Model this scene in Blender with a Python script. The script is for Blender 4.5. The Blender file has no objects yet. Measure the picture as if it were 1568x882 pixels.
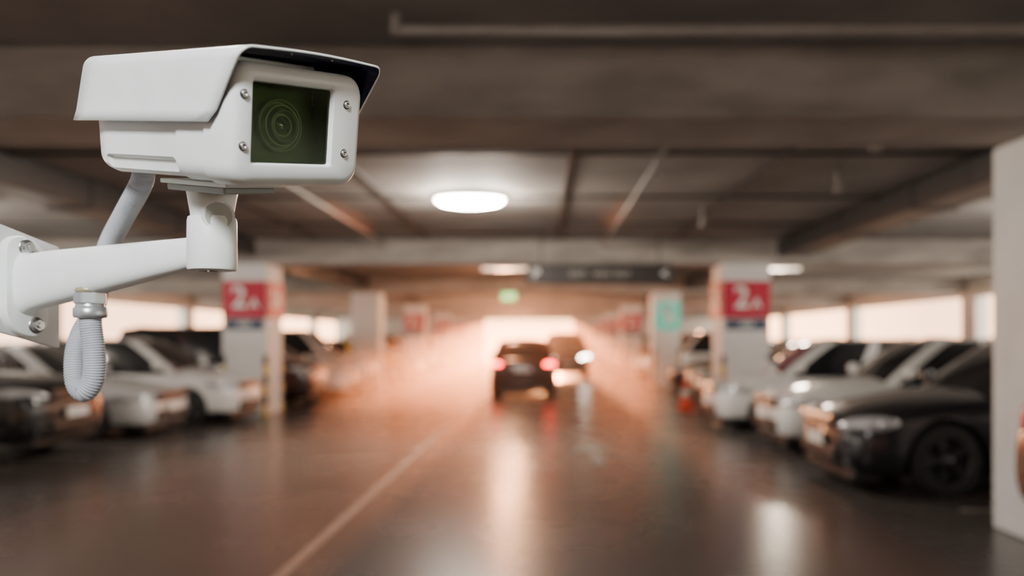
import bpy, bmesh, math, random
from mathutils import Vector, Matrix
random.seed(4)
scene=bpy.context.scene
COL=scene.collection

# ------------------------------------------------------------ materials
def mat(name,color,rough=0.5,metal=0.0,var=0.0,nscale=5.0,bump=0.0,emis=None,estr=0.0,coat=0.0,trans=0.0,rvar=0.0,stretch=(1,1,1)):
    m=bpy.data.materials.new(name);m.use_nodes=True
    nt=m.node_tree;N=nt.nodes;L=nt.links
    b=N['Principled BSDF']
    b.inputs['Base Color'].default_value=(*color,1)
    b.inputs['Roughness'].default_value=rough
    b.inputs['Metallic'].default_value=metal
    b.inputs['Coat Weight'].default_value=coat
    b.inputs['Transmission Weight'].default_value=trans
    if emis:
        b.inputs['Emission Color'].default_value=(*emis,1);b.inputs['Emission Strength'].default_value=estr
    tc=N.new('ShaderNodeTexCoord');mp=N.new('ShaderNodeMapping');mp.inputs['Scale'].default_value=stretch
    L.new(tc.outputs['Object'],mp.inputs['Vector'])
    nz=N.new('ShaderNodeTexNoise');nz.inputs['Scale'].default_value=nscale;nz.inputs['Detail'].default_value=6
    L.new(mp.outputs['Vector'],nz.inputs['Vector'])
    if var>0:
        r=N.new('ShaderNodeValToRGB')
        r.color_ramp.elements[0].position=0.3;r.color_ramp.elements[1].position=0.72
        r.color_ramp.elements[0].color=(*[max(0,c*(1-var)) for c in color],1)
        r.color_ramp.elements[1].color=(*[min(1,c*(1+var)) for c in color],1)
        L.new(nz.outputs['Fac'],r.inputs['Fac']);L.new(r.outputs['Color'],b.inputs['Base Color'])
    if rvar>0:
        mr=N.new('ShaderNodeMapRange');mr.inputs['To Min'].default_value=max(0.02,rough-rvar);mr.inputs['To Max'].default_value=rough+rvar
        L.new(nz.outputs['Fac'],mr.inputs['Value']);L.new(mr.outputs['Result'],b.inputs['Roughness'])
    if bump>0:
        bp=N.new('ShaderNodeBump');bp.inputs['Strength'].default_value=bump;bp.inputs['Distance'].default_value=0.01
        L.new(nz.outputs['Fac'],bp.inputs['Height']);L.new(bp.outputs['Normal'],b.inputs['Normal'])
    return m

M_floor=mat('epoxy_floor',(0.090,0.078,0.072),0.27,var=0.15,nscale=0.8,rvar=0.03)
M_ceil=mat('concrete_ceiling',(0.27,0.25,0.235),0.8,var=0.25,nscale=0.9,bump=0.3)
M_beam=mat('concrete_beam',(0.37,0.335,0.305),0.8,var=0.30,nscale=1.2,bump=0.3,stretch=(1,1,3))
M_col=mat('white_paint_column',(0.80,0.79,0.78),0.5,var=0.06,nscale=3)
M_wall=mat('wall_paint',(0.72,0.68,0.62),0.7,var=0.08,nscale=1.5)
M_line=mat('line_paint',(0.20,0.18,0.16),0.4,var=0.3,nscale=6)
M_yel=mat('guard_yellow',(0.75,0.5,0.06),0.5,var=0.1)
M_blk=mat('guard_black',(0.03,0.03,0.03),0.5,var=0.1)
M_red=mat('sign_red',(0.55,0.012,0.05),0.45,var=0.05)
M_navy=mat('sign_navy',(0.07,0.10,0.16),0.45,var=0.05)
M_white=mat('sign_white',(0.9,0.9,0.88),0.45,var=0.03)
M_teal=mat('sign_teal',(0.06,0.55,0.42),0.45,var=0.05,emis=(0.1,0.6,0.45),estr=0.45)
M_green=mat('exit_green',(0.05,0.5,0.15),0.45,var=0.05,emis=(0.30,0.9,0.25),estr=2.0)
M_signdark=mat('sign_dark',(0.035,0.03,0.03),0.5,var=0.1)
M_lamp=mat('tube_glow',(1,1,1),0.4,emis=(1.0,0.93,0.82),estr=45)
M_lampd=mat('tube_glow_dim',(1,1,1),0.4,emis=(1.0,0.8,0.6),estr=2.2)
M_lamph=mat('lamp_housing',(0.7,0.7,0.68),0.4,var=0.05)
M_pipe=mat('pipe_paint',(0.40,0.37,0.34),0.5,var=0.15,nscale=4)
M_duct=mat('duct_metal',(0.035,0.033,0.032),0.5,var=0.15,nscale=4)
M_cone=mat('cone_orange',(0.9,0.12,0.06),0.45,var=0.05)

def paint(name,c,rough=0.28,metal=0.0):
    return mat(name,c,rough,metal,var=0.04,nscale=2,coat=0.8)
P_dark=paint('paint_graphite',(0.022,0.022,0.028),0.3,0.4)
P_black=paint('paint_black',(0.010,0.010,0.012),0.25)
P_white=paint('paint_white',(0.82,0.82,0.81))
P_silver=paint('paint_silver',(0.66,0.66,0.66),0.3,0.2)
P_yellow=paint('paint_yellow',(0.95,0.62,0.01))
P_maroon=paint('paint_maroon',(0.04,0.014,0.016),0.25)
P_red=paint('paint_red',(0.45,0.02,0.02))
M_glass=mat('car_glass',(0.012,0.014,0.016),0.06,var=0.05,coat=1)
M_tire=mat('tire_rubber',(0.018,0.018,0.018),0.8,var=0.15,nscale=20)
M_rim=mat('rim_alloy',(0.35,0.35,0.36),0.3,0.9,var=0.05)
M_rimd=mat('rim_dark',(0.07,0.07,0.075),0.3,0.8,var=0.05)
M_head=mat('headlight_lens',(0.75,0.77,0.8),0.1,0.3,var=0.05,coat=1)
M_headon=mat('headlight_on',(1,1,1),0.1,emis=(1,0.85,0.65),estr=60)
M_tail=mat('taillight_lens',(0.5,0.01,0.015),0.15,var=0.05,emis=(1,0.02,0.02),estr=0.15)
M_tailon=mat('taillight_on',(0.6,0.01,0.015),0.15,emis=(1,0.04,0.025),estr=30)
M_trim=mat('black_trim',(0.015,0.015,0.016),0.5,var=0.1)
M_plate=mat('number_plate',(0.8,0.8,0.78),0.4,var=0.05)
M_chrome=mat('chrome',(0.6,0.6,0.6),0.15,1.0,var=0.03)

# ------------------------------------------------------------ mesh helpers
def mesh_obj(name,bm,mats,parent=None,smooth=False,loc=None):
    me=bpy.data.meshes.new(name);bm.to_mesh(me);bm.free()
    for m in mats: me.materials.append(m)
    if smooth:
        for p in me.polygons:p.use_smooth=True
    o=bpy.data.objects.new(name,me);COL.objects.link(o)
    if parent:o.parent=parent
    if loc is not None:o.location=loc
    return o
def empty(name,loc=(0,0,0)):
    e=bpy.data.objects.new(name,None);COL.objects.link(e);e.location=loc;e.empty_display_size=0.2;return e
def join(bm,t,mi=None,mtx=None,smooth=False):
    if mtx is not None:bmesh.ops.transform(t,matrix=mtx,verts=t.verts)
    for f in t.faces:
        if mi is not None:f.material_index=mi
        if smooth:f.smooth=True
    me=bpy.data.meshes.new('tmp');t.to_mesh(me);t.free();bm.from_mesh(me);bpy.data.meshes.remove(me)
def add_box(bm,c,s,bev=0.0,mi=0,rot=None,seg=2):
    t=bmesh.new();bmesh.ops.create_cube(t,size=1)
    bmesh.ops.scale(t,vec=s,verts=t.verts)
    if bev>0: bmesh.ops.bevel(t,geom=t.edges[:],offset=bev,segments=seg,profile=0.5,affect='EDGES')
    if rot is not None: bmesh.ops.transform(t,matrix=rot,verts=t.verts)
    bmesh.ops.translate(t,vec=c,verts=t.verts)
    join(bm,t,mi)
def add_cyl(bm,p0,p1,r,r2=None,seg=20,mi=0,smooth=True,caps=True):
    p0=Vector(p0);p1=Vector(p1);d=p1-p0
    t=bmesh.new();bmesh.ops.create_cone(t,cap_ends=caps,segments=seg,radius1=r,radius2=r if r2 is None else r2,depth=d.length)
    q=Vector((0,0,1)).rotation_difference(d.normalized()).to_matrix().to_4x4()
    for f in t.faces:
        f.smooth=smooth and len(f.verts)==4
        f.material_index=mi
    bmesh.ops.transform(t,matrix=Matrix.Translation((p0+p1)/2)@q,verts=t.verts)
    join(bm,t,None)
def box_obj(name,c,s,m,bev=0.0,parent=None):
    bm=bmesh.new();add_box(bm,(0,0,0),s,bev);return mesh_obj(name,bm,[m],parent,loc=c)
def lathe(bm,prof,seg=32,mi=0,mtx=None,axis='Y'):
    t=bmesh.new();rings=[]
    for (r,h) in prof:
        ring=[]
        for k in range(seg):
            a=2*math.pi*k/seg
            co=(r*math.cos(a),h,r*math.sin(a)) if axis=='Y' else (r*math.cos(a),r*math.sin(a),h)
            ring.append(t.verts.new(co))
        rings.append(ring)
    for a,b in zip(rings[:-1],rings[1:]):
        for k in range(seg):
            t.faces.new((a[k],a[(k+1)%seg],b[(k+1)%seg],b[k]))
    bmesh.ops.remove_doubles(t,verts=t.verts,dist=1e-6)
    bmesh.ops.recalc_face_normals(t,faces=t.faces)
    join(bm,t,mi,mtx,True)

# ------------------------------------------------------------ cars
def build_car_mesh(name,kind):
    wm=0.91
    if kind=='sedan':
        st=[(2.33,.50,.30,.50,.54),(2.26,.72,.18,.62,.67),(2.05,.85,.14,.70,.77),(1.55,.90,.14,.77,.88),(1.0,.91,.14,.85,.96),(.3,.91,.14,.90,.98),(-.5,.91,.14,.92,1.0),(-1.3,.91,.14,.95,1.02),(-1.8,.89,.16,.97,1.05),(-2.15,.83,.20,.94,1.03),(-2.28,.72,.24,.86,.95),(-2.34,.55,.34,.7,.78)]
        gh=dict(xf=1.05,xr=-1.95,tf=.18,tr=-1.15,w0=.84,w1=.60,z0=.86,z1=1.45);wr=.33;hz=.64;ax=(1.40,-1.35)
    elif kind=='hatchback':
        st=[(2.12,.50,.30,.54,.58),(2.05,.72,.18,.66,.72),(1.85,.84,.14,.74,.82),(1.45,.89,.14,.82,.94),(1.0,.90,.14,.90,1.02),(.3,.90,.14,.94,1.03),(-.5,.90,.14,.97,1.05),(-1.3,.90,.14,1.0,1.06),(-1.7,.88,.16,1.0,1.06),(-1.95,.82,.20,.98,1.04),(-2.05,.72,.26,.88,.95),(-2.1,.55,.36,.7,.78)]
        gh=dict(xf=1.15,xr=-1.98,tf=.25,tr=-1.55,w0=.84,w1=.62,z0=.9,z1=1.52);wr=.32;hz=.70;ax=(1.28,-1.28)
    else:
        st=[(2.38,.60,.38,.62,.68),(2.32,.78,.26,.86,.92),(2.1,.88,.22,.95,1.03),(1.6,.92,.22,1.0,1.10),(1.1,.93,.22,1.05,1.14),(.3,.93,.22,1.08,1.15),(-.5,.93,.22,1.1,1.16),(-1.3,.93,.22,1.12,1.17),(-1.9,.91,.28,1.12,1.17),(-2.2,.86,.38,1.08,1.14),(-2.32,.76,.46,.98,1.04),(-2.36,.6,.52,.8,.86)]
        gh=dict(xf=1.2,xr=-2.25,tf=.45,tr=-1.95,w0=.87,w1=.68,z0=1.02,z1=1.80);wr=.38;hz=.84;ax=(1.45,-1.42)
    bm=bmesh.new();rings=[]
    for (x,w,zb,zs,zt) in st:
        h=zs-zb
        half=[(0,zb),(.8*w,zb),(.96*w,zb+.08),(w,zb+.42*h),(.985*w,zb+.8*h),(.92*w,zs),(.62*w,zs+.8*(zt-zs)),(0,zt)]
        pts=half+[(-y,z) for (y,z) in reversed(half[1:-1])]
        rings.append([bm.verts.new((x,y,z)) for y,z in pts])
    n=len(rings[0])
    for a,b in zip(rings[:-1],rings[1:]):
        for k in range(n): bm.faces.new((a[k],a[(k+1)%n],b[(k+1)%n],b[k]))
    bm.faces.new(rings[0]);bm.faces.new(list(reversed(rings[-1])))
    bmesh.ops.recalc_face_normals(bm,faces=bm.faces)
    o=mesh_obj('tmp_body',bm,[])
    s=o.modifiers.new('s','SUBSURF');s.levels=2;s.render_levels=2
    cb=bmesh.new()
    for x in ax:
        for sy in (-1,1):
            add_cyl(cb,(x,sy*.60,wr),(x,sy*1.1,wr),wr+.055,seg=36)
    c=mesh_obj('tmp_cut',cb,[])
    bo=o.modifiers.new('b','BOOLEAN');bo.object=c;bo.operation='DIFFERENCE';bo.solver='EXACT'
    dg=bpy.context.evaluated_depsgraph_get();dg.update()
    em=bpy.data.meshes.new_from_object(o.evaluated_get(dg))
    out=bmesh.new();out.from_mesh(em)
    for f in out.faces:
        f.smooth=True;f.material_index=0
        ce=f.calc_center_median()
        if ce.z<st[5][2]+.09: f.material_index=6
        for x in ax:
            if abs(ce.y)<.86 and abs(ce.y)>.55 and math.hypot(ce.x-x,ce.z-wr)<wr+.057: f.material_index=6
    for e in out.edges:
        if len(e.link_faces)==2 and e.calc_face_angle(0)>math.radians(35): e.smooth=False
    bpy.data.objects.remove(o);bpy.data.objects.remove(c);bpy.data.meshes.remove(em)
    g=gh;t=bmesh.new();levels=[0,.25,.5,.75,.9,.97,1.0];R=[]
    fr=[(0,0),(.012,.5),(.05,.82),(.10,.93),(.17,.985)]
    for l in levels:
        xf=g['xf']+(g['tf']-g['xf'])*l; xr=g['xr']+(g['tr']-g['xr'])*l
        w=g['w0']+(g['w1']-g['w0'])*(l**1.25)
        z=g['z0']+(g['z1']-g['z0'])*(1-(1-l)**1.25)
        ins={.97:.05,1.0:.22}.get(l,0)
        if l>.9: z=g['z1']-{.97:.035,1.0:.0}[l]
        Ls=xf-xr
        xs=[xf-d*1.3-ins for d,_ in fr];ws=[f*(w-ins*.8) for _,f in fr]
        for d,f in [(.40,1.0),(.47,1.0),(.76,1.0),(.80,1.0)]: xs.append(xf-d*Ls);ws.append((w-ins*.8)*f)
        for d,f in reversed(fr): xs.append(xr+d*1.3+ins);ws.append(f*(w-ins*.8))
        pts=[(x,y) for x,y in zip(xs,ws)]
        pts=pts+[(x,-y) for x,y in reversed(pts[1:-1])]
        R.append([t.verts.new((x,y,z+(.02 if l==1 and abs(y)<.3 else 0))) for x,y in pts])
    n=len(R[0]);half=len(fr)*2+4
    pil={2,3,5,8,10,11}
    for li,(a,b) in enumerate(zip(R[:-1],R[1:])):
        for k in range(n):
            f=t.faces.new((a[k],a[(k+1)%n],b[(k+1)%n],b[k]))
            kk=k if k<half-1 else (n-1-k)
            f.material_index=0 if (li>=4 or kk in pil) else 1
            f.smooth=True
    f=t.faces.new(R[-1]);f.material_index=0;f.smooth=True
    bmesh.ops.recalc_face_normals(t,faces=t.faces)
    join(out,t,None)
    for x in ax:
        for sy in (-1,1):
            w=bmesh.new()
            lathe(w,[(wr*.66,-.10),(wr*.90,-.11),(wr*.985,-.085),(wr,-.04),(wr,.04),(wr*.985,.085),(wr*.90,.11),(wr*.66,.10)],mi=2)
            lathe(w,[(wr*.68,.10),(wr*.66,.105),(wr*.62,.085),(wr*.60,-.08),(wr*.66,-.10)],mi=3)
            lathe(w,[(.0001,.0),(wr*.61,.0)],mi=6)
            lathe(w,[(.0001,.09),(.05,.09),(.07,.06),(.07,.0)],mi=3,seg=16)
            for k in range(5):
                for dd in (-.12,.12):
                    rm=Matrix.Rotation(2*math.pi*k/5+dd,4,'Y')
                    tt=bmesh.new();bmesh.ops.create_cube(tt,size=1);bmesh.ops.scale(tt,vec=(wr*.58,.03,.035),verts=tt.verts)
                    bmesh.ops.translate(tt,vec=(wr*.34,.065,0),verts=tt.verts)
                    join(w,tt,3,rm)
            m=Matrix.Translation((x,sy*(wm-.13),wr))@(Matrix.Rotation(math.pi,4,'Z') if sy<0 else Matrix.Identity(4))
            join(out,w,None,m)
    xf=st[0][0];xr=st[-1][0]
    for sy in (-1,1):
        t=bmesh.new();bmesh.ops.create_uvsphere(t,u_segments=20,v_segments=12,radius=1)
        bmesh.ops.scale(t,vec=(.30,.10,.075),verts=t.verts)
        join(out,t,4,Matrix.Translation((xf-.24,sy*.70,hz))@Matrix.Rotation(sy*-.72,4,'Z')@Matrix.Rotation(.10,4,'Y'),True)
        t=bmesh.new();bmesh.ops.create_uvsphere(t,u_segments=20,v_segments=12,radius=1)
        bmesh.ops.scale(t,vec=(.20,.08,.07 if kind!='suv' else .15),verts=t.verts)
        join(out,t,5,Matrix.Translation((xr+.17,sy*.70,hz+.16))@Matrix.Rotation(sy*.75,4,'Z'),True)
        add_box(out,(xf-.17,sy*.58,.36 if kind!='suv' else .48),(.16,.22,.10),.02,6,Matrix.Rotation(sy*-.45,4,'Z'))
        t=bmesh.new();bmesh.ops.create_uvsphere(t,u_segments=16,v_segments=10,radius=1);bmesh.ops.scale(t,vec=(.07,.12,.08),verts=t.verts)
        join(out,t,0,Matrix.Translation((gh['xf']-.32,sy*(.95),gh['z0']+.16)),True)
        add_box(out,(gh['xf']-.30,sy*.86,gh['z0']+.11),(.06,.14,.03),.008,6)
        for xx in (.05,-.95):
            add_box(out,(xx,sy*wm,gh['z0']-.07),(.2,.03,.03),.01,7)
        add_box(out,(0,sy*(wm-.03),.22 if kind!='suv' else .30),(1.9,.06,.10),.02,6)
    add_box(out,(xf-.035,0,hz-.02),(.10,.95,.13),.03,6)
    add_box(out,(xf+.02,0,hz+.045),(.02,.95,.02),.006,7)
    add_box(out,(xf+.02,0,hz-.03),(.02,.80,.015),.005,7)
    add_box(out,(xf-.035,0,(.34 if kind!='suv' else .46)),(.12,1.0,.14),.03,6)
    add_box(out,(xf+.035,0,(.46 if kind!='suv' else .60)),(.015,.46,.12),.004,8)
    add_box(out,(xr-.005,0,hz+.02),(.03,.46,.12),.004,8)
    if kind!='suv':
        add_box(out,(xr+.05,0,.25),(.14,1.36,.30),.03,6)
    else:
        add_box(out,(xr+.06,0,.56),(.14,1.1,.12),.03,6)
    add_box(out,(xf-.25,0,.16 if kind!='suv' else .27),(.3,1.36,.12),.03,6)
    me=bpy.data.meshes.new(name);out.to_mesh(me);out.free()
    return me
MESH={}
for k in ('sedan','hatchback','suv'):
    MESH[k]=build_car_mesh('mesh_'+k,k)
    for m in (P_dark,M_glass,M_tire,M_rim,M_head,M_tail,M_trim,M_chrome,M_plate): MESH[k].materials.append(m)
NOSE={'sedan':2.33,'hatchback':2.12,'suv':2.38}
def car(kind,pm,x,y,ang,rim=M_rim,head=M_head,tail=M_tail):
    o=bpy.data.objects.new(kind,MESH[kind]);COL.objects.link(o)
    o.location=(x,y,0);o.rotation_euler=(0,0,math.radians(ang))
    for i,m in ((0,pm),(3,rim),(4,head),(5,tail)):
        o.material_slots[i].link='OBJECT';o.material_slots[i].material=m
    return o
def right(kind,pm,nose,y,rim=M_rim,da=0,**k): return car(kind,pm,nose+NOSE[kind],y,180+da,rim,**k)
def left(kind,pm,nose,y,rim=M_rim,da=0,**k): return car(kind,pm,nose-NOSE[kind],y,0+da,rim,**k)

o=right('sedan',P_dark,2.92,8.45,M_rimd);o.scale=(1,1,1.06)
o=right('sedan',P_white,3.1,11.15);o.scale=(1,1,1.05)
right('hatchback',P_white,2.85,13.75)
left('suv',P_black,-5.95,10.2,M_rimd)
left('sedan',P_silver,-5.85,12.7)
left('hatchback',P_white,-5.4,14.85)
left('suv',P_maroon,-5.15,18.6,M_rimd)
car('suv',P_black,2.96+2.36,4.35,0,M_rimd)
kinds=['sedan','hatchback','suv']
for side,f in (('L',left),('R',right)):
    y=21.3
    pl=[P_white,P_silver,P_yellow,P_white,P_white,P_dark,P_white,P_silver,P_red,P_white,P_dark,P_white] if side=='L' else [P_maroon,P_dark,P_white,P_silver,P_dark,P_red,P_white,P_white,P_dark,P_white,P_silver,P_white]
    if side=='R': f('sedan',P_maroon,3.6,18.6,M_rimd)
    for i,pm in enumerate(pl):
        if y>59.5: break
        k=kinds[(i*2+ (0 if side=='L' else 1))%3] if pm not in (P_yellow,) else 'hatchback'
        nose=(-4.9 if side=='L' else 3.9)+random.uniform(-.15,.15)
        if pm is P_yellow: nose=-4.5
        f(k,pm,nose,y)
        y+=2.65
        if abs((y-16.5)%10)<1.6 or abs((y-16.5)%10)>8.4: y+=3.2
car('hatchback',P_maroon,-.5,23.0,90,tail=M_tailon)
car('suv',P_dark,.95,33,-90,head=M_headon)

# ------------------------------------------------------------ shell
Y0,Y1=-6.0,62.0;XL,XR=-16.0,14.0;ZC=3.52
box_obj('floor',((XL+XR)/2,(Y0+Y1)/2,-.1),(XR-XL,Y1-Y0,.2),M_floor)
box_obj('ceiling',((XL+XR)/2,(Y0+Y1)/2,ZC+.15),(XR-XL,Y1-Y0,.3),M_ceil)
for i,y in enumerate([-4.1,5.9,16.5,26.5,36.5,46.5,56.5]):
    box_obj('cross_beam_%d'%(i+1),((XL+XR)/2,y,(3.03+ZC)/2),(XR-XL,.85,ZC-3.03),M_beam,.02)  # transverse concrete beams under the ceiling slab
def side_wall(name,x):
    bm=bmesh.new();yc=(Y0+Y1)/2
    add_box(bm,(0,yc,.5),(.25,Y1-Y0,1.0));add_box(bm,(0,yc,3.2),(.25,Y1-Y0,.64))
    for y in [-4.1+10*i for i in range(7)]: add_box(bm,(0,y,1.94),(.4,.9,1.88))
    return mesh_obj(name,bm,[M_wall],loc=(x,0,0))
side_wall('wall_left',XL);side_wall('wall_right',XR)
OL,OR=-4.4,2.4  # opening sized so the added sun's light stays within the aisle
bm=bmesh.new()
add_box(bm,((XL+OL)/2,0,ZC/2),(OL-XL,.25,ZC));add_box(bm,((XR+OR)/2,0,ZC/2),(XR-OR,.25,ZC));add_box(bm,((OL+OR)/2,0,3.3),(OR-OL,.25,.44))
mesh_obj('wall_back',bm,[M_wall],loc=(0,Y1,0))
box_obj('wall_front',((XL+XR)/2,Y0,ZC/2),(XR-XL,.25,ZC),M_wall)

def text_mesh(body,size,m,parent,loc,rot=(math.pi/2,0,0),name='lettering'):
    cu=bpy.data.curves.new(name,'FONT');cu.body=body;cu.size=size;cu.align_x='CENTER';cu.align_y='CENTER';cu.extrude=.004
    cu.offset=.018*size
    o=bpy.data.objects.new(name,cu);COL.objects.link(o)
    dg=bpy.context.evaluated_depsgraph_get();dg.update()
    me=bpy.data.meshes.new_from_object(o.evaluated_get(dg));bpy.data.objects.remove(o)
    me.materials.clear();me.materials.append(m)
    o=bpy.data.objects.new(name,me);COL.objects.link(o);o.parent=parent;o.location=loc;o.rotation_euler=rot
    return o
def column(x0,x1,y0,sign=None,face='R',guards=True):
    e=empty('column',((x0+x1)/2,y0+.475,0));w=x1-x0
    bm=bmesh.new();add_box(bm,(0,0,1.515),(w,.95,3.03),.025);mesh_obj('shaft',bm,[M_col],e)
    if guards:
        bm=bmesh.new()
        for sx in (-1,1):
            for sy in (-1,1):
                for k in range(6):
                    add_box(bm,(sx*(w/2-.03),sy*(.475-.03),.1+.2*k),(.085,.085,.2),.006,k%2)
        mesh_obj('corner_guards',bm,[M_yel,M_blk],e)
    if sign:
        bm=bmesh.new()
        add_box(bm,(0,-.49,2.31),(w*.97,.03,.74),.004,0)
        sx=(w/2+.015)*(1 if face=='R' else -1)
        add_box(bm,(sx,0,2.31),(.03,.93,.74),.004,0)
        add_box(bm,(0,-.49,1.81),(w*.85,.03,.22),.004,1)
        mesh_obj('zone_sign',bm,[M_red,M_navy],e)
        text_mesh('2',.62,M_white,e,(-.1,-.51,2.33));text_mesh('A',.30,M_white,e,(.2,-.51,2.22))
        text_mesh('2A',.5,M_white,e,(sx*1.04,0,2.33),(math.pi/2,0,math.pi/2*(1 if face=='R' else -1)))
        text_mesh('A04',.16,M_white,e,(0,-.51,1.81))
    return e
column(3.61,4.56,5.47,guards=False)
column(3.6,4.57,16.0,True,'L');column(-6.4,-5.5,16.0,True,'R')
column(-6.6,-5.7,5.47)
for y in (26,36,46,56):
    column(3.62,4.5,y,y>26,'L');column(-6.2,-5.3,y,y>26,'R')
for y in (-4.5,):
    column(3.6,4.55,y);column(-6.4,-5.5,y)
e=empty('wayfinding_sign',(4.06,25.94,2.28));bm=bmesh.new();add_box(bm,(0,0,0),(.85,.05,.9),.01);mesh_obj('panel',bm,[M_teal],e)
bm=bmesh.new();add_box(bm,(0,0,0),(.14,.02,.5),.003);add_box(bm,(0,0,.2),(.4,.02,.14),.003);add_box(bm,(.14,0,-.1),(.26,.02,.13),.003);mesh_obj('pictogram',bm,[M_white],e,loc=(0,-.035,0))
e=empty('overhead_sign',(1.09,15.0,2.73));bm=bmesh.new();add_box(bm,(0,0,0),(2.75,.12,.38),.015,0)
for x in (-1.1,1.1): add_cyl(bm,(x,0,.18),(x,0,.785),.012,mi=0)
mesh_obj('panel',bm,[M_signdark],e)
for x,s in ((-1.2,'P'),(1.2,'<')): text_mesh(s,.26,M_white,e,(x,-.07,0))
text_mesh('EXIT   WAY OUT',.15,M_pipe,e,(0,-.07,0))
e=empty('exit_sign',(-1.0,24,2.8));bm=bmesh.new();add_box(bm,(0,0,0),(.44,.1,.24),.01,0);mesh_obj('lightbox',bm,[M_green],e)
bm=bmesh.new()
for x in (-.2,.2): add_cyl(bm,(x,0,.12),(x,0,.715),.01)
mesh_obj('hangers',bm,[M_pipe],e)
def light(name,typ,loc,energy,color,**k):
    l=bpy.data.lights.new(name,typ);l.energy=energy;l.color=color
    for a,b in k.items(): setattr(l,a,b)
    o=bpy.data.objects.new(name,l);COL.objects.link(o);o.location=loc;return o
def fixture(x,y,m=M_lamp,ln=1.25,z=3.40,pw=0,col=(1,.9,.78),dz=-.45):
    e=empty('ceiling_light',(x,y,z))
    bm=bmesh.new();add_box(bm,(0,0,.085),(ln,.26,.06),.01,0)
    add_box(bm,(-ln/2+.02,0,.02),(.03,.24,.08),.004,0);add_box(bm,(ln/2-.02,0,.02),(.03,.24,.08),.004,0)
    mesh_obj('housing',bm,[M_lamph],e)
    bm=bmesh.new()
    for dy in (-.07,.07): add_cyl(bm,(-ln/2+.04,dy,0.01),(ln/2-.04,dy,.01),.03)
    mesh_obj('tubes',bm,[m],e)
    if pw:
        l=light('lamp','POINT',(0,0,dz),pw,col,shadow_soft_size=.2);l.parent=e  # point light hung below the tubes, added to brighten the bay
# oval bulkhead lamp over the aisle
e=empty('ceiling_light',(-1.0,11.1,3.45))
EL=Matrix.Diagonal((1.65,1,1,1))
bm=bmesh.new();lathe(bm,[(.0001,.068),(.30,.068),(.31,.04),(.31,.0),(.28,.0)],axis='Z',mtx=EL);mesh_obj('housing',bm,[M_lamph],e)
bm=bmesh.new();lathe(bm,[(.29,.01),(.28,-.03),(.24,-.07),(.13,-.10),(.0001,-.11)],axis='Z',mtx=EL)
mesh_obj('diffuser',bm,[mat('lamp_diffuser',(1,1,1),.4,emis=(1,.93,.8),estr=90)],e)
for dx in (-.3,.3):
    l=light('lamp','POINT',(dx,0,-.20),190,(1,.86,.72),shadow_soft_size=.14);l.parent=e
WC=(1,.42,.20);NC=(1,.90,.79)
for y,p in ((21.5,420),(31.5,800),(41.5,800),(51.5,600)): fixture(-1.0,y,M_lampd,pw=p,col=WC)  # deep orange tint stands in for flare glow on ceiling and floor
fixture(6.3,21.5,M_lampd,pw=260,col=(1,.8,.62))
for x in (-9.5,8): 
    fixture(x,11.5,M_lampd,pw=230,col=NC);fixture(x,31.5,M_lampd,pw=260,col=WC,dz=-.9);fixture(x,41,M_lampd,pw=300,col=WC,dz=-.9)  # side fixtures added to brighten the bays
fixture(-13.2,20.5,M_lampd,pw=180,col=NC,dz=-.9)  # another added fixture, fill for the left side
for x in (-9.5,8): fixture(x,1.5,M_lampd,pw=100,col=NC)  # unseen near pair, added to lift the ambient light
fixture(-1.0,1.2,M_lampd)
sp=light('column_fill_spot','SPOT',(-1.0,2.2,3.3),270,(1,.96,.92),spot_size=math.radians(165),spot_blend=.4,shadow_soft_size=.3)  # added unseen spot that brightens the near right column
# pipes & ducts
def pipe_bm(bm,pts,r):
    for a,b in zip(pts[:-1],pts[1:]): add_cyl(bm,a,b,r)
    for p in pts[1:-1]:
        t=bmesh.new();bmesh.ops.create_uvsphere(t,u_segments=14,v_segments=10,radius=r*1.15);join(bm,t,0,Matrix.Translation(p),True)
bm=bmesh.new()
pipe_bm(bm,[(-.9,4.9,3.51),(-.9,4.9,3.4),(13.6,4.9,3.4)],.03)
pipe_bm(bm,[(1.2,6.35,3.36),(1.2,16.0,3.36)],.02)
pipe_bm(bm,[(-3.1,6.35,3.40),(-3.1,16.0,3.40)],.02)
for (x,y) in ((1.2,8.4),(3.4,9.2),(2.4,12.0),(-3.1,9.0),(3.0,7.2)):
    add_cyl(bm,(x,y,3.24),(x,y,3.51),.02);add_cyl(bm,(x,y,3.21),(x,y,3.24),.05)
mesh_obj('sprinkler_pipework',bm,[M_pipe])
for x in (4.9,-5.9):
    bm=bmesh.new()
    for ya in (11.2,21.5,31.5,41.5):
        add_box(bm,(0,ya,0),(.55,9.1,.32),.02)
        for k in range(4): add_box(bm,(0,ya-3.6+2.4*k,0),(.58,.05,.35),.004)
    mesh_obj('ventilation_duct',bm,[M_duct],loc=(x,0,3.30))
bm=bmesh.new()
for y in (8.6,11.2,13.8): add_box(bm,(-1,y,3.5),(26,.03,.03))
for x in (-4.4,-2.2,.3,2.6): add_box(bm,(x,11.2,3.5),(.03,9.2,.03))
mesh_obj('ceiling_joints',bm,[M_duct])
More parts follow.
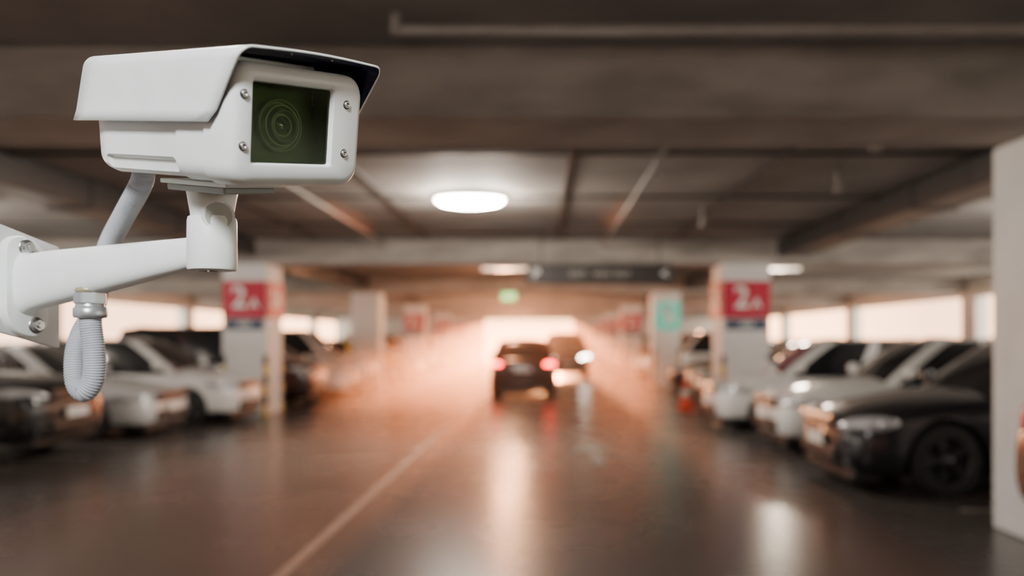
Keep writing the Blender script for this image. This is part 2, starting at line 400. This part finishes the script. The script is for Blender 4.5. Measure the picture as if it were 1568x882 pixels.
# floor markings
bm=bmesh.new()
add_box(bm,(-1.66,20,.003),(.08,40,.006))
for y in [7.3+2.6*i for i in range(18)]:
    add_box(bm,(-8.2,y+.3,.003),(4.8,.1,.006));add_box(bm,(6.2,y-.25,.003),(5.0,.1,.006))
v=[(.62,9.6),(.78,9.6),(.78,10.8),(1.0,10.8),(.70,11.9),(.40,10.8),(.62,10.8)]
f=bm.faces.new([bm.verts.new((x,y,.005)) for x,y in v])
mesh_obj('floor_markings',bm,[M_line])
e=empty('traffic_cone',(3.12,17.4,0));bm=bmesh.new()
add_box(bm,(0,0,.02),(.4,.4,.04),.01,0);add_cyl(bm,(0,0,.04),(0,0,.28),.15,.10,mi=0);add_cyl(bm,(0,0,.28),(0,0,.42),.10,.07,mi=1);add_cyl(bm,(0,0,.42),(0,0,.68),.07,.025,mi=0)
mesh_obj('cone',bm,[M_cone,M_white],e)

# ------------------------------------------------------------ SECURITY CAMERA
C_white=mat('camera_white_paint',(0.82,0.86,0.83),0.36,var=0.05,nscale=14,bump=0.03,rvar=.05)
C_grey=mat('camera_grey_edge',(0.32,0.34,0.32),0.45,var=0.08,nscale=20)
C_ball=mat('tilt_ball',(0.45,0.47,0.43),0.4,var=0.08,nscale=20)
C_navy=mat('hood_inner_navy',(0.008,0.012,0.06),0.45,var=0.15,nscale=20)
C_plate=mat('mount_plate_white',(0.66,0.67,0.66),0.5,var=0.06,nscale=20)
C_steel=mat('bolt_steel',(0.55,0.56,0.55),0.3,1.0,var=0.1,nscale=30)
C_zinc=mat('gland_zinc',(0.42,0.44,0.45),0.35,0.7,var=0.15,nscale=40)
C_brass=mat('gland_ring_brass',(0.42,0.38,0.25),0.4,0.5,var=0.1)
C_hose=mat('conduit_grey',(0.34,0.36,0.39),0.5,var=0.06,nscale=30)
C_int=mat('housing_interior_green',(0.070,0.115,0.035),0.6,var=0.4,nscale=12)
C_lens=mat('lens_barrel',(0.20,0.27,0.17),0.35,var=0.1,nscale=30)
C_lens2=mat('lens_ring',(0.40,0.47,0.37),0.35,var=0.1,nscale=30)
C_lglass=mat('lens_glass',(0.10,0.13,0.10),0.05,coat=1,var=.05)
gm=bpy.data.materials.new('window_glass');gm.use_nodes=True
nt=gm.node_tree;nt.nodes.clear();o_=nt.nodes.new('ShaderNodeOutputMaterial');mx=nt.nodes.new('ShaderNodeMixShader')
tr=nt.nodes.new('ShaderNodeBsdfTransparent');tr.inputs['Color'].default_value=(.72,.85,.62,1)
gl=nt.nodes.new('ShaderNodeBsdfGlossy');gl.inputs['Roughness'].default_value=.03;gl.inputs['Color'].default_value=(.8,1,.75,1)
fz=nt.nodes.new('ShaderNodeFresnel');fz.inputs['IOR'].default_value=1.5
nt.links.new(fz.outputs[0],mx.inputs[0]);nt.links.new(tr.outputs[0],mx.inputs[1]);nt.links.new(gl.outputs[0],mx.inputs[2]);nt.links.new(mx.outputs[0],o_.inputs[0])

T0=Vector((-.2958,.9848,1.7629))
R3=Matrix(((.5677,.0419,.8222),(.8086,-.2157,-.5473),(.1544,.9756,-.1563)))
SC=empty('security_camera',T0)
KT=.108
def hobj(name,bm,mats,smooth=False):
    o=mesh_obj(name,bm,mats,SC,smooth)
    o.rotation_mode='QUATERNION';o.rotation_quaternion=R3.to_quaternion()
    return o
def autosharp(bm,deg=38):
    bmesh.ops.recalc_face_normals(bm,faces=bm.faces)
    for f in bm.faces:f.smooth=True
    for e in bm.edges:
        if len(e.link_faces)==2 and e.calc_face_angle(0)>math.radians(deg): e.smooth=False
def rr(x0,x1,y0,y1,r,n=8):
    pts=[]
    for (cx,cy,a0) in ((x1-r,y1-r,0),(x0+r,y1-r,90),(x0+r,y0+r,180),(x1-r,y0+r,270)):
        for k in range(n+1):
            a=math.radians(a0+90*k/n);pts.append((cx+r*math.cos(a),cy+r*math.sin(a)))
    return pts
def loops_mesh(bm,loops,cap0=False,cap1=False,mi=0,shear=0):
    V=[[bm.verts.new((x,y,z+shear*y)) for (x,y) in pts] for (pts,z) in loops]
    n=len(V[0])
    for a,b in zip(V[:-1],V[1:]):
        for k in range(n):
            f=bm.faces.new((a[k],a[(k+1)%n],b[(k+1)%n],b[k]));f.material_index=mi
    if cap0: bm.faces.new(V[0]).material_index=mi
    if cap1: bm.faces.new(list(reversed(V[-1]))).material_index=mi
W=.099;HU=.069;HD=-.073
def outer(o,r): return rr(-W+o,W-o,HD+o,HU-o,r)
gx0,gx1,gy0,gy1=-.070,.045,-.045,.0465
def win(o,r): return rr(gx0-o,gx1+o,gy0-o,gy1+o,r)
bm=bmesh.new()
loops_mesh(bm,[(outer(.004,.022),-.055),(outer(.0,.026),-.052),(outer(.0,.026),-.014),(outer(.002,.025),-.006),(outer(.006,.023),-.001),(outer(.012,.018),.0015),
   (win(.006,.007),.002),(win(.003,.005),.0015),(win(.001,.004),-.001),(win(.0,.003),-.006),(win(.0,.003),-.045)],shear=KT)
autosharp(bm,40);hobj('front_bezel',bm,[C_white])
bm=bmesh.new();loops_mesh(bm,[(win(.0016,.003),-.0045),(win(.0,.003),-.0045)],shear=KT,mi=0)
autosharp(bm);hobj('window_gasket',bm,[M_trim])
bm=bmesh.new();f=bm.faces.new([bm.verts.new((x,y,-.0045+KT*y)) for x,y in win(.0,.003)]);hobj('window_glass',bm,[gm])
bm=bmesh.new();add_box(bm,((gx0+gx1)/2,0,-.036),(.125,.105,.004))
loops_mesh(bm,[(win(-.0006,.003),-.007),(win(-.0006,.003),-.036)],shear=KT)
hobj('interior',bm,[C_int])
bm=bmesh.new();LM=Matrix.Translation((-.010,-.0,-.034))
lathe(bm,[(.033,.0),(.033,.006),(.031,.008),(.029,.006),(.029,.003)],48,0,LM,'Z')
lathe(bm,[(.029,.003),(.026,.003),(.026,.010),(.0245,.011),(.023,.010),(.023,.006)],48,1,LM,'Z')
lathe(bm,[(.023,.006),(.020,.008),(.020,.014),(.0185,.015),(.017,.013),(.015,.008)],48,0,LM,'Z')
lathe(bm,[(.015,.008),(.0135,.011),(.012,.0105),(.011,.007)],48,1,LM,'Z')
lathe(bm,[(.011,.007),(.008,.0095),(.004,.011),(.0001,.0112)],48,2,LM,'Z')
hobj('lens',bm,[C_lens,C_lens2,C_lglass])
bm=bmesh.new()
for (x,y) in ((-.0835,.031),(-.0835,-.027),(.068,.031),(.068,-.030)):
    m=Matrix.Translation((x,y,.0012+KT*y))
    lathe(bm,[(.0056,.0),(.0054,.0012),(.0046,.0014)],20,1,m,'Z')
    lathe(bm,[(.0046,.0008),(.0044,.0026),(.0036,.0032),(.0020,.0030),(.0018,.0010),(.0001,.0010)],20,0,m,'Z')
hobj('bezel_screws',bm,[C_steel,M_trim])
bm=bmesh.new()
loops_mesh(bm,[(outer(.003,.024),-.050),(outer(.003,.024),-.115),(outer(.006,.022),-.118),(outer(.006,.022),-.285),(outer(.009,.022),-.305),(outer(.018,.020),-.318),(outer(.032,.014),-.323)],cap0=True,cap1=True)
bmesh.ops.recalc_face_normals(bm,faces=bm.faces)
body=hobj('housing_body',bm,[C_white])
bm=bmesh.new()
for s in (-1,1): add_box(bm,(s*.108,-.068,-.205),(.045,.050,.165),.008,0,seg=3)
cut=hobj('cutter',bm,[C_white])
bo=body.modifiers.new('b','BOOLEAN');bo.object=cut;bo.solver='EXACT'
dg=bpy.context.evaluated_depsgraph_get();dg.update()
me=bpy.data.meshes.new_from_object(body.evaluated_get(dg))
bm=bmesh.new();bm.from_mesh(me);autosharp(bm,30);body.modifiers.clear();bm.to_mesh(body.data);bm.free();bpy.data.objects.remove(cut)
# hood (sun shield)
Wh,TT,yl=.1055,.0815,-.001
CR=.015
prof=[(-Wh-.002,yl)]
for k in range(1,5): prof.append((-Wh,yl+(TT-CR-.002-yl)*k/5))
for k in range(9):
    a=math.radians(180-90*k/8);prof.append((-Wh+CR+CR*math.cos(a),TT-CR+CR*math.sin(a)))
for k in range(1,10):
    x=(-Wh+CR)+(2*Wh-2*CR)*k/10;prof.append((x,TT+.003*math.sin(math.pi*k/10)))
prof=prof+[(-x,y) for x,y in reversed(prof[:14])]
bm=bmesh.new();V=[]
NZ=12
for j in range(NZ+1):
    row=[]
    for (x,y) in prof:
        q=max(0,min(1,(y-yl)/(TT-yl)))
        q2=min(1,q*1.02)
        zf=-.030+(.034+.030)*q2; zb=-.338+.040*q
        if q<.10: zf-=.005*(1-q/.1)
        row.append(bm.verts.new((x,y,zb+(zf-zb)*j/NZ)))
    V.append(row)
for a,b in zip(V[:-1],V[1:]):
    for k in range(len(prof)-1): bm.faces.new((a[k],a[k+1],b[k+1],b[k]))
bmesh.ops.recalc_face_normals(bm,faces=bm.faces)
if sum((f.normal.y for f in bm.faces))<0: bmesh.ops.reverse_faces(bm,faces=bm.faces)
hood=hobj('sun_hood',bm,[C_white,C_navy],True)
so=hood.modifiers.new('s','SOLIDIFY');so.thickness=.0028;so.offset=-1;so.material_offset=1;so.material_offset_rim=0
bm=bmesh.new()
for z in (-.06,-.25): add_box(bm,(0,.073,z),(.12,.010,.03),.002)
hobj('hood_spacers',bm,[C_white])
bm=bmesh.new()
for x in (-.03,.03):
    t=bmesh.new();bmesh.ops.create_uvsphere(t,u_segments=12,v_segments=8,radius=.0014);join(bm,t,0,Matrix.Translation((x,TT-.0015,.022)),True)
hobj('hood_rivets',bm,[C_plate])
bm=bmesh.new()
add_box(bm,(0,-.0765,-.170),(.088,.006,.150),.0015,0)
add_box(bm,(0,-.084,-.172),(.078,.009,.130),.002,1)
hobj('mount_plate',bm,[C_white,C_grey])

def wobj(name,bm,mats,smooth=False):
    bmesh.ops.translate(bm,vec=-T0,verts=bm.verts)
    return mesh_obj(name,bm,mats,SC,smooth)
JX,JY=-.4563,1.107
bm=bmesh.new();m=Matrix.Translation((JX,JY,0))
lathe(bm,[(.0001,1.715),(.033,1.713),(.0335,1.705),(.031,1.690),(.0285,1.676),(.027,1.660),(.0001,1.658)],40,0,m,'Z')
lathe(bm,[(.0001,1.670),(.029,1.670),(.0315,1.6685),(.0325,1.664),(.033,1.600),(.0315,1.5965),(.018,1.595),(.017,1.598),(.0001,1.598)],48,0,m,'Z')
lathe(bm,[(.0001,1.594),(.006,1.594),(.0075,1.598)],24,1,m,'Z')
autosharp(bm,35)
dv=Vector((.62,-.78,0)).normalized()
pc=Vector((JX,JY,1.6685))
add_cyl(bm,pc+dv*.008,pc+dv*.0295,.0215,seg=40,mi=0)
add_cyl(bm,pc+dv*.0285,pc+dv*.0305,.0180,seg=40,mi=2)
wobj('tilt_joint',bm,[C_white,C_steel,C_ball])
A=Vector((JX,JY,0));Bf=Vector((-.787,1.22,0));dr=(Bf-A).normalized()
side=Vector((-dr.y,dr.x,0))
secs=[(.010,1.6235,.0205,.017),(.06,1.6180,.0240,.019),(.12,1.6115,.0285,.022),(.18,1.6050,.0330,.024),(.235,1.5990,.0370,.025),(.285,1.5940,.0405,.024),(.315,1.5905,.0420,.023),(.333,1.588,.0435,.023),(.345,1.586,.0480,.026)]
bm=bmesh.new();V=[]
for (s,z,rv,rh) in secs:
    c=A+dr*s;row=[]
    for k in range(32):
        a=2*math.pi*k/32;ca,sa=math.cos(a),math.sin(a)
        ca=math.copysign(abs(ca)**.75,ca);sa=math.copysign(abs(sa)**.75,sa)
        row.append(bm.verts.new(c+side*(rh*ca)+Vector((0,0,z+rv*sa))))
    V.append(row)
for a,b in zip(V[:-1],V[1:]):
    for k in range(32): bm.faces.new((a[k],a[(k+1)%32],b[(k+1)%32],b[k]))
bm.faces.new(V[0]);bm.faces.new(V[-1]);autosharp(bm,50)
wobj('arm',bm,[C_white])
nrm=-dr; tu=Vector((-nrm.y,nrm.x,0))
if tu.y<0: tu=-tu
PC=A+dr*.350+Vector((0,0,1.5805))
def wallmat(uo,vo,no):
    o=PC+tu*uo+Vector((0,0,vo))+nrm*no
    return Matrix((( tu.x,0,nrm.x,o.x),(tu.y,0,nrm.y,o.y),(0,1,0,o.z),(0,0,0,1)))
SH=-.25
def sheared(bm0,pts,z0,z1,bev,mi):
    t=bmesh.new()
    def sc(o): 
        cx=sum(p[0] for p in pts)/len(pts);cy=sum(p[1] for p in pts)/len(pts)
        return [(cx+(x-cx)*(1-o/.06),cy+(y-cy)*(1-o/.09)) for x,y in pts]
    def shp(P): return [(x,y+SH*x) for x,y in P]
    loops_mesh(t,[(shp(pts),z0),(shp(pts),z1-bev),(shp(sc(bev*.4)),z1-bev*.3),(shp(sc(bev)),z1)],True,True)
    autosharp(t,35);join(bm0,t,mi,wallmat(0,0,0))
bm=bmesh.new()
sheared(bm,rr(-.13,.066,-.077,.084,.003,4),-.016,-.009,.001,0)
wobj('wall_plate',bm,[C_plate])
bm=bmesh.new()
sheared(bm,rr(-.036,.034,-.075,.075,.033,8),-.009,.006,.003,0)
wobj('flange',bm,[C_white])
bm=bmesh.new()
for (u,v) in ((-.004,.060),(.012,-.058)):
    m=wallmat(u,v,.006)
    lathe(bm,[(.0125,0),(.0122,.0022),(.0060,.0024)],28,0,m,'Z')
    t=bmesh.new();bmesh.ops.create_cone(t,cap_ends=True,segments=6,radius1=.0085,radius2=.0083,depth=.007)
    join(bm,t,0,m@Matrix.Translation((0,0,.0055)))
    t=bmesh.new();bmesh.ops.create_cone(t,cap_ends=True,segments=16,radius1=.005,radius2=.0045,depth=.005)
    join(bm,t,0,m@Matrix.Translation((0,0,.011)))
wobj('wall_bolts',bm,[C_steel])
bm=bmesh.new();GX,GY=-.664,1.176;m=Matrix.Translation((GX,GY,0))
lathe(bm,[(.019,1.577),(.0205,1.575),(.0205,1.571),(.019,1.5695)],32,1,m,'Z')
t=bmesh.new();bmesh.ops.create_cone(t,cap_ends=True,segments=8,radius1=.0225,radius2=.0225,depth=.016);bmesh.ops.bevel(t,geom=t.edges[:],offset=.0012,segments=2,affect='EDGES');join(bm,t,0,Matrix.Translation((GX,GY,1.561)))
lathe(bm,[(.019,1.553),(.0195,1.551),(.0195,1.549),(.0205,1.548),(.0225,1.546),(.0228,1.536),(.0215,1.533),(.016,1.532),(.0001,1.532)],40,0,m,'Z')
wobj('cable_gland',bm,[C_zinc,C_brass])
def sweep(bm,P,r,amp,period,seg=18):
    P=[Vector(p) for p in P];pts=[]
    for i in range(len(P)-1):
        p0=P[max(i-1,0)];p1=P[i];p2=P[i+1];p3=P[min(i+2,len(P)-1)]
        n=max(4,int((p2-p1).length/.0007))
        for k in range(n):
            t=k/n
            pts.append(.5*((2*p1)+(-p0+p2)*t+(2*p0-5*p1+4*p2-p3)*t*t+(-p0+3*p1-3*p2+p3)*t**3))
    pts.append(P[-1]);s=0;prev=None;up=Vector((0,1,0.05)).normalized()
    for i,p in enumerate(pts):
        tg=(pts[min(i+1,len(pts)-1)]-pts[max(i-1,0)]).normalized()
        up=(up-tg*up.dot(tg)).normalized();b=tg.cross(up)
        if i: s+=(p-pts[i-1]).length
        rr_=r*(1+amp*math.sin(2*math.pi*s/period))
        row=[bm.verts.new(p+(up*math.cos(2*math.pi*k/seg)+b*math.sin(2*math.pi*k/seg))*rr_) for k in range(seg)]
        if prev:
            for k in range(seg): bm.faces.new((prev[k],prev[(k+1)%seg],row[(k+1)%seg],row[k]))
        prev=row
    bmesh.ops.recalc_face_normals(bm,faces=bm.faces)
    for f in bm.faces:f.smooth=True
bm=bmesh.new()
sweep(bm,[(-.664,1.176,1.540),(-.6625,1.175,1.520),(-.6580,1.175,1.4813),(-.6595,1.176,1.4430),(-.6738,1.178,1.4235),(-.6880,1.182,1.4382),(-.6925,1.188,1.4765),(-.6900,1.200,1.5104),(-.6820,1.218,1.5455),(-.6800,1.232,1.6015),(-.6620,1.225,1.6480),(-.6216,1.19,1.6852),(-.5714,1.14,1.7221),(-.562,1.13,1.7420)],.0148,.045,.0036)
wobj('flexible_conduit',bm,[C_hose])
# column that carries the camera's wall plate
bm=bmesh.new()
t=bmesh.new();bmesh.ops.create_cube(t,size=1);bmesh.ops.scale(t,vec=(.5,3.51,.5),verts=t.verts)
o=A+dr*.350
M=Matrix(((tu.x,0,nrm.x,0),(tu.y,0,nrm.y,0),(0,1,0,0),(0,0,0,1)))
join(bm,t,0,M)
c=o+tu*(-.062-.25)+nrm*(-.0165-.25)
mesh_obj('column',bm,[M_col],loc=(c.x,c.y,1.755))

# ------------------------------------------------------------ lights
s=light('glow_sun','SUN',(0,70,8),60,(1,.27,.09),angle=math.radians(1.2))  # added sun along the aisle, stands in for the orange flare
s.rotation_euler=Vector((0.0,-1,-.046)).to_track_quat('-Z','Y').to_euler()
sp=light('cctv_fill_spot','SPOT',(-.40,-1.6,3.1),760,(.97,.99,1),spot_size=math.radians(24),spot_blend=.5,shadow_soft_size=.3)  # added out-of-frame fill aimed at the security camera
sp.rotation_euler=(Vector((-.48,1.05,1.66))-Vector((-.40,-1.6,3.1))).to_track_quat('-Z','Y').to_euler()
vm=bpy.data.materials.new('flare_haze');vm.use_nodes=True;nt=vm.node_tree;nt.nodes.clear()
o_=nt.nodes.new('ShaderNodeOutputMaterial');vs=nt.nodes.new('ShaderNodeVolumeScatter');vs.inputs['Density'].default_value=.019;vs.inputs['Anisotropy'].default_value=.6;vs.inputs['Color'].default_value=(1,.78,.64,1)
nt.links.new(vs.outputs[0],o_.inputs['Volume'])
box_obj('flare_haze',(-.95,38.6,1.34),(7.1,46.4,2.64),vm)  # added scatter volume imitating the lens flare glow, not real dust

w=bpy.data.worlds.new('world');scene.world=w;w.use_nodes=True
nt=w.node_tree;N=nt.nodes;Lk=nt.links;bg=N['Background']
tc=N.new('ShaderNodeTexCoord');sx=N.new('ShaderNodeSeparateXYZ');Lk.new(tc.outputs['Generated'],sx.inputs['Vector'])
r=N.new('ShaderNodeValToRGB');r.color_ramp.elements[0].position=.5;r.color_ramp.elements[0].color=(.95,.86,.73,1)
r.color_ramp.elements[1].position=1;r.color_ramp.elements[1].color=(1,.45,.20,1)
Lk.new(sx.outputs['Y'],r.inputs['Fac']);Lk.new(r.outputs['Color'],bg.inputs['Color'])
mr=N.new('ShaderNodeMapRange');mr.inputs['From Min'].default_value=.9;mr.inputs['From Max'].default_value=1.0;mr.inputs['To Min'].default_value=5.5;mr.inputs['To Max'].default_value=14
Lk.new(sx.outputs['Y'],mr.inputs['Value']);Lk.new(mr.outputs['Result'],bg.inputs['Strength'])

# ------------------------------------------------------------ camera
cd=bpy.data.cameras.new('camera');cam=bpy.data.objects.new('camera',cd);COL.objects.link(cam);scene.camera=cam
cam.location=(0,0,1.5);cam.rotation_euler=(math.pi/2,0,0)
cd.sensor_width=36;cd.lens=36*2000/2560;cd.shift_x=-75/2560;cd.shift_y=130/2560;cd.clip_start=.05;cd.clip_end=300
cd.dof.use_dof=True;cd.dof.focus_distance=1.05;cd.dof.aperture_fstop=1.8
